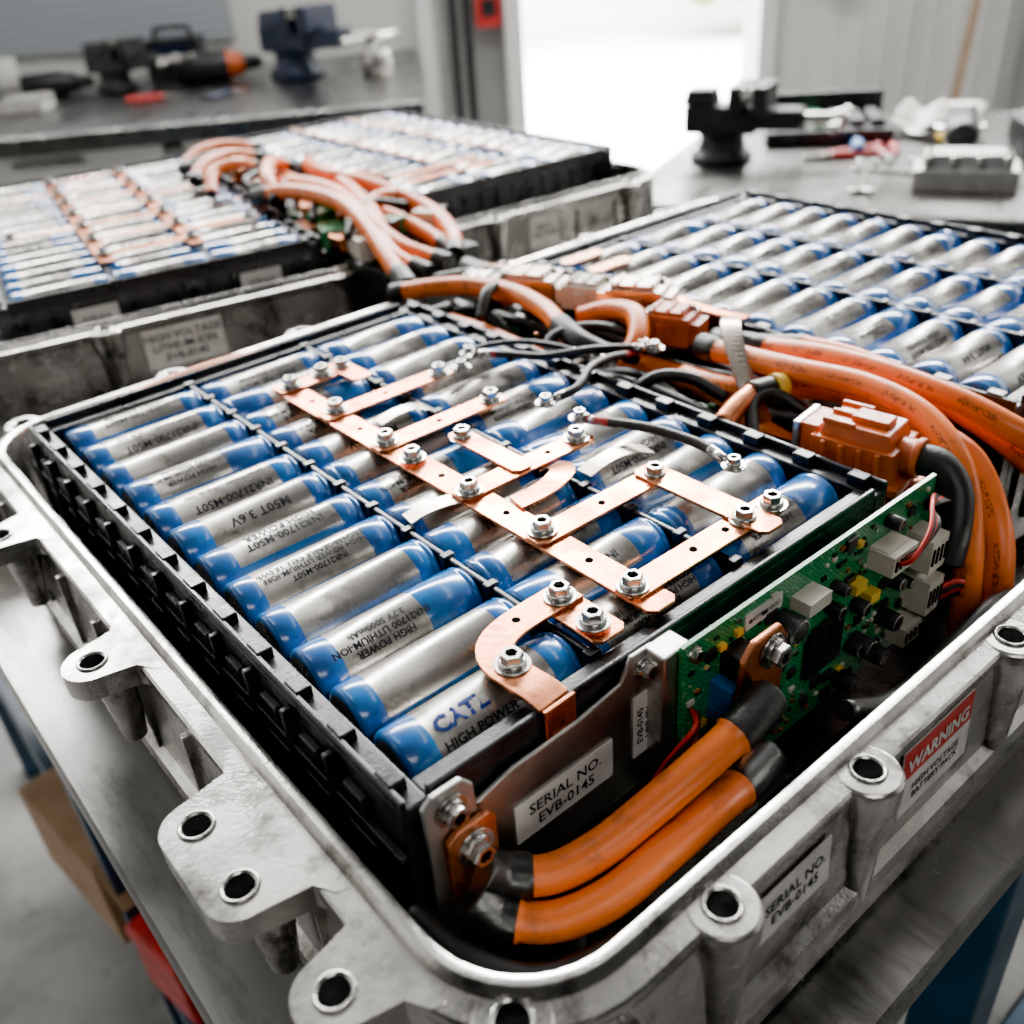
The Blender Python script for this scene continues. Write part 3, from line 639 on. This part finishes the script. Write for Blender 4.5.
slab("wall_right",[((3.15,1.2,(ZH-.95)/2),(.1,4.4,ZH+.95),'wall')])
slab("door_frame",[((d0-.02,WN-.0,0.02),(.055,.17,1.96),'trim'),((d1+.02,WN-.0,0.02),(.055,.17,1.96),'trim'),(((d0+d1)/2,WN,1.02),(d1-d0+.1,.17,.06),'trim')],bevel=.004)
slab("trim_1",[((.07,WN-.03,.25),(.05,.05,ZH+.95),'trim')],bevel=.004)
slab("trim_2",[((2.10,WN-.05,.25),(.05,.08,ZH+.95),'walld')],bevel=.004)
m,nt,bb=newmat("pegboard"); tc=N(nt,"ShaderNodeTexCoord"); vo=N(nt,"ShaderNodeTexVoronoi"); vo.inputs["Scale"].default_value=40; vo.inputs["Randomness"].default_value=0
nt.links.new(tc.outputs["Object"],vo.inputs["Vector"]); mr=N(nt,"ShaderNodeMapRange"); mr.inputs[1].default_value=.18; mr.inputs[2].default_value=.22
nt.links.new(vo.outputs["Distance"],mr.inputs[0]); mx=N(nt,"ShaderNodeMix",data_type='RGBA'); mx.inputs[6].default_value=(.07,.08,.09,1); mx.inputs[7].default_value=(.36,.39,.42,1); nt.links.new(mr.outputs[0],mx.inputs[0]); nt.links.new(mx.outputs[2],bb.inputs["Base Color"]); M['peg']=m
slab("pegboard",[((-1.0,WN-.015,.35),(.95,.02,.75),'peg')])
BT=-.10
b=B(); L0,L1=-3.0,.03; F0=2.275
b.box(((L0+L1)/2,(F0+WN-.03)/2,BT-.02),(L1-L0,WN-.03-F0,.04),'steel')
o=b.obj("top",bevel=.003); eb=room("storage_workbench"); o.parent=eb
b=B()
b.box(((L0+L1)/2,(F0+WN)/2+.02,(BT-.04-.95)/2-.0),(L1-L0-.06,WN-F0-.10,.95+BT-.08),'alu2')
for i in range(5):
    xc=L1-.30-.55*i
    for j,z in enumerate((-.20,-.35,-.55,-.78)):
        h=(.12,.13,.22,.20)[j]; b.box((xc,F0+.055,z),(.50,.02,h),'wall'); b.box((xc,F0+.035,z+h*.3),(.16,.015,.015),'bolt')
b.obj("drawer_cabinets",eb,bevel=.003)
def vise(loc,rz,s,k,name="bench_vise"):
    e=empty(name,loc,rz); e.scale=(s,s,s); b=B()
    b.lathe([(.065,0),(.065,.015),(.05,.025),(.045,.05),(.055,.06)],(0,0,0),(0,0,1),k,24)
    b.box((0,0,.085),(.07,.15,.055),k); b.box((0,-.035,.125),(.11,.030,.055),k); b.box((0,-.052,.140),(.115,.008,.026),'bolt')
    b.box((0,-.085,.125),(.11,.030,.055),k); b.box((0,-.068,.140),(.115,.008,.026),'bolt'); b.box((0,-.115,.085),(.055,.10,.040),k,)
    b.box((0,.045,.128),(.06,.07,.03),k,taper=.8)
    b.cyl((0,-.165,.085),.012,.09,'bolt',(0,-1,0)); b.cyl((0,-.225,.085),.018,.02,'bolt',(0,-1,0))
    b.cyl((-.09,-.238,.085),.006,.18,'bolt',(1,0,0))
    for x in(-.09,.09): b.lathe([(.004,-.008),(.010,-.004),(.010,.004),(.004,.008)],(x,-.238,.085),(1,0,0),'bolt',12)
    b.obj("body",e,bevel=.004); return e
def R2W(e_,n_): return (RO[0]+.8290*e_+.5592*n_, RO[1]-.5592*e_+.8290*n_)
x,y=R2W(-.30,2.90); vise((x,y,BT),RZ+.9,1.15,'vblue')
def drill(loc,rz,s,k,k2):
    e=empty("cordless_drill",loc,rz); e.scale=(s,s,s); b=B()
    b.lathe([(.028,-.10),(.035,-.09),(.036,.02),(.030,.03),(.026,.06),(.018,.065),(.016,.10),(.006,.11)],(0,0,.035),(1,0,0),k,20,ks=[k,k,k2,k2,'castiron','castiron','castiron'])
    b.box((-.05,.07,.028),(.038,.10,.042),k2,rz=.15); b.box((-.06,.125,.030),(.10,.05,.055),k,rz=.15)
    b.obj("body",e,bevel=.006); return e
x,y=R2W(-.52,2.98); drill((x,y,BT),RZ+.2,1.1,'castiron','oplastic')
x,y=R2W(-.96,2.95); drill((x,y,BT),RZ+.2,.9,'castiron','castiron')
x,y=R2W(-.80,2.95); vise((x,y,BT),RZ+1.2,.85,'castiron')
x,y=R2W(-.68,3.22); e=empty("equipment_case",(x,y,BT),RZ); b=B(); b.box((0,0,.05),(.16,.12,.10),'castiron'); b.box((0,-.062,.06),(.10,.006,.05),'vblue'); b.tube(mm((-50,0,100),(-45,0,125),(45,0,125),(50,0,100)),.007,'black',8,5); b.obj("body",e,bevel=.006)
def pliers(loc,rz,s,k,name="pliers"):
    e=empty(name,loc,rz); e.scale=(s,s,s); b=B()
    b.tube(mm((0,0,8),(-40,14,8),(-80,20,8),(-120,14,8)),.008,k,10,6); b.tube(mm((0,0,8),(-40,-14,8),(-80,-20,8),(-120,-14,8)),.008,k,10,6)
    b.lathe([(.013,0),(.013,.012)],(0,0,.002),(0,0,1),'bolt',16); b.prism([(0,-.010),(.05,-.004),(.05,.004),(0,.010)],.003,.013,'bolt'); b.obj("body",e,bevel=.001); return e
x,y=R2W(-.62,2.70); pliers((x,y,BT),RZ+.1,.8,'red')
x,y=R2W(-.45,2.68); pliers((x,y,BT),RZ+1.0,.8,'vblue')
x,y=R2W(-1.12,3.00); e=empty("paper_towel_roll",(x,y,BT),0); b=B(); b.lathe([(.02,0),(.050,0),(.050,.10),(.02,.10),(.02,.08)],(0,0,0),(0,0,1),'white',24); b.obj("roll",e)
x,y=R2W(-1.17,2.85); e=empty("spray_bottle",(x,y,BT),0); b=B(); b.lathe([(.030,0),(.033,.01),(.033,.09),(.026,.12),(.011,.14),(.011,.16)],(0,0,0),(0,0,1),'bluebr',20); b.box((.01,0,.175),(.06,.02,.03),'bluebr'); b.obj("bottle",e,bevel=.002)
x,y=R2W(-.97,2.70); e=empty("parts_tray",(x,y,BT),RZ); b=B(); b.box((0,0,.006),(.12,.10,.012),'white'); b.box((0,.05,.02),(.12,.005,.03),'white'); b.box((0,-.05,.02),(.12,.005,.03),'white'); b.obj("tray",e,bevel=.002)
x,y=R2W(-.08,2.8); e=empty("metal_canister",(x,y,BT),RZ); b=B(); b.lathe([(.04,0),(.04,.05),(.036,.06),(.01,.065)],(0,0,0),(0,0,1),'alu2',20); b.obj("can",e)
slab("fire_alarm",[((.27,WN-.05,.01),(.08,.05,.13),'red'),((.27,WN-.078,.0),(.045,.01,.05),'castiron')],bevel=.004)
slab("electrical_box",[((1.42,WN-.04,.02),(.10,.06,.12),'wall'),((1.42,WN-.03,.35),(.02,.02,.6),'trim')],bevel=.004)
b=B(); b.tube([(1.70,WN-.25,-.95),(1.95,WN-.04,.75)],.012,'card',12,4,res=True); b.box((1.69,WN-.26,-.93),(.30,.05,.08),'castiron'); o=b.obj("push_broom",bevel=0); o.location=(RO[0],RO[1],0); o.rotation_euler[2]=RZ
b=B()
for q in(.145,.19): b.tube([(q,WN-.12,-.95),(q+.02,WN-.04,.6)],.013,'castiron',10,3)
o=b.obj("metal_rod_bundle"); o.location=(RO[0],RO[1],0); o.rotation_euler[2]=RZ
rb=empty("tool_workbench",(.976,.743,0),math.atan2(-.91,.42)); b=B()
RT=-.12
b.box((.78,.27,RT-.015),(1.72,.70,.03),'steel'); b.obj("top",rb,bevel=.003)
b=B()
for x in(-.03,.8,1.58):
    for y in(-.02,.56): b.box((x,y,(RT-.03-.95)/2),(.05,.05,.95+RT-.03),'castiron')
b.box((.78,.27,-.6),(1.6,.6,.02),'castiron'); b.box((.78,-.02,RT-.05),(1.6,.03,.05),'castiron'); b.obj("frame",rb)
vise((1.155,.815,RT),math.radians(25),.74,'castiron')
e=empty("open_tool_case",(1.38,.78,RT),math.radians(-50)); b=B(); b.box((0,0,.012),(.20,.15,.024),'black'); b.box((0,.075,.035),(.20,.015,.05),'black')
for i in range(6): b.box((-.075+.03*i,-.01,.03),(.020,.10,.014),random.choice(['dgreen','castiron','bolt','castiron']))
b.obj("case",e,bevel=.003)
pliers((1.24,.68,RT),math.radians(150),.75,'red'); pliers((1.28,.60,RT),math.radians(215),.7,'red')
def wrench(loc,rz,s=1):
    e=empty("wrench",loc,rz); e.scale=(s,s,s); b=B(); b.box((0,0,.004),(.14,.012,.006),'bolt')
    for sx in(-1,1):
        poly=[]
        for k in range(13):
            a=math.radians(35+290*k/12); poly.append((sx*(.085+.018*math.cos(a)),.018*math.sin(a)))
        poly+=[(sx*.088,0)]
        b.prism(poly,.001,.008,'bolt')
    b.obj("body",e,bevel=.001); return e
wrench((1.17,.57,RT),math.radians(30)); wrench((1.22,.53,RT),math.radians(100),.8)
e=empty("machined_block",(1.20,.44,RT),math.radians(-62)); b=B(); b.box((0,0,.014),(.13,.07,.028),'alu2'); b.box((0,0,.036),(.085,.045,.020),'alu2')
for i in range(4): b.cyl((-.048+.032*i,-.024,.028),.007,.018,'bolt'); b.cyl((-.048+.032*i,.024,.028),.007,.014,'bolt')
b.obj("block",e,bevel=.002)
e=empty("cleaning_rag",(1.53,.66,RT),.4); b=B()
n=16; g=[[b.v(((i/n-.5)*.20,(j/n-.5)*.13,.012+.02*abs(math.sin(i*.6+j*.3))*(1-abs(i/n-.5))+.008*math.sin(j*.9))) for j in range(n+1)] for i in range(n+1)]
for i in range(n):
    for j in range(n): b.face([g[i][j],g[i+1][j],g[i+1][j+1],g[i][j+1]],'white',True)
b.obj("cloth",e)
e=empty("parts_bin",(1.46,.42,RT),-.9); b=B(); b.box((0,0,.025),(.14,.10,.05),'castiron',taper=1.1); b.box((0,0,.052),(.12,.08,.01),'bolt'); b.obj("bin",e,bevel=.003)
e=empty("angle_grinder",(1.39,.55,RT),.5); b=B(); b.lathe([(.02,0),(.025,.02),(.025,.12),(.02,.14)],(-.06,0,.03),(1,0,0),'castiron',18); b.lathe([(.042,0),(.042,.005)],(.09,0,.02),(0,0,1),'bolt',24); b.box((.08,0,.04),(.04,.04,.03),'alu2'); b.obj("body",e,bevel=.003)
for i,(x,y,k) in enumerate(((1.32,.68,'bluebr'),(1.42,.60,'yellow'),(1.30,.50,'castiron'))):
    e=empty("screwdriver",(x,y,RT),.6+i*.9); b=B(); b.lathe([(.006,0),(.010,.005),(.010,.05),(.006,.06)],(-.06,0,.011),(1,0,0),k,12); b.lathe([(.003,0),(.003,.07)],(0,0,.011),(1,0,0),'bolt',10); b.obj("body",e)
# ---------------------------------------------------------------- lights
def area(name,loc,target,sx,sy,power,col=(1,1,1)):
    l=D.lights.new(name,'AREA'); l.shape='RECTANGLE'; l.size=sx; l.size_y=sy; l.energy=power; l.color=col
    o=D.objects.new(name,l); COL.objects.link(o); o.location=loc
    o.rotation_euler=(Vector(target)-Vector(loc)).to_track_quat('-Z','Y').to_euler(); return o
x,y=R2W(.9,2.6); area("window_light",(x,y,1.2),(.2,.2,0),1.2,.6,46,(1,.965,.90))
x,y=R2W(-.9,1.0); area("front_fill_light",(x,y,1.35),(x,y,0),.18,1.6,6.5,(1,.975,.93))
x,y=R2W(.7,.9); area("front_fill_light",(x,y,1.35),(x,y,0),.18,1.6,6.5,(1,.975,.93))
x,y=R2W(.2,-.9); area("front_fill_light",(x,y,1.1),(.15,0,-.05),.9,.3,8.5,(1,.965,.91))  # added fill behind the camera to brighten front faces, no real fixture
x,y=R2W(.3,2.2); area("front_fill_light",(x,y,1.40),tuple(R2W(.3,3.3))+(-.2,),2.6,.3,48,(1,.985,.96))  # added fill aimed at the back wall to brighten it, no real fixture
x,y=R2W(.8,WN+3.4); area("outdoor_skylight",(x,y,2.8),(x+.2,y+.3,-.9),7,6,15000,(1,1,.98))
w=D.worlds.new("world"); bpy.context.scene.world=w; w.use_nodes=True; nt=w.node_tree; bg=nt.nodes["Background"]
tc=N(nt,"ShaderNodeTexCoord"); dp=N(nt,"ShaderNodeVectorMath",operation='DOT_PRODUCT'); dp.inputs[1].default_value=(.50,.74,.45)
nt.links.new(tc.outputs["Generated"],dp.inputs[0]); mr=N(nt,"ShaderNodeMapRange"); mr.inputs[1].default_value=-.4; mr.inputs[2].default_value=1.0; mr.inputs[3].default_value=.085; mr.inputs[4].default_value=.78
nt.links.new(dp.outputs["Value"],mr.inputs[0]); nt.links.new(mr.outputs[0],bg.inputs["Strength"]); bg.inputs["Color"].default_value=(1,.985,.955,1)
try:
    bpy.context.scene.view_settings.look='AgX - Punchy'
except Exception: pass
# ---------------------------------------------------------------- camera
yaw,pitch,roll=[math.radians(a) for a in (52.3,31.86,-4.69)]
f=Vector((math.cos(yaw)*math.cos(pitch),math.sin(yaw)*math.cos(pitch),-math.sin(pitch)))
r=Vector((math.sin(yaw),-math.cos(yaw),0)); u=r.cross(f)
r2=r*math.cos(roll)+u*math.sin(roll); u2=-r*math.sin(roll)+u*math.cos(roll)
cd=D.cameras.new("camera"); co=D.objects.new("camera",cd); COL.objects.link(co)
co.matrix_world=Matrix(((r2.x,u2.x,-f.x,-.0979),(r2.y,u2.y,-f.y,-.1901),(r2.z,u2.z,-f.z,.2263),(0,0,0,1)))
cd.sensor_width=36; cd.lens=36*950/1024; cd.clip_start=.01; cd.clip_end=60
cd.dof.use_dof=True; cd.dof.focus_distance=.375; cd.dof.aperture_fstop=7.5
bpy.context.scene.camera=co
bpy.context.view_layer.update()
for o in list(D.objects):
    if o.parent is None: o.location.z+=Z0
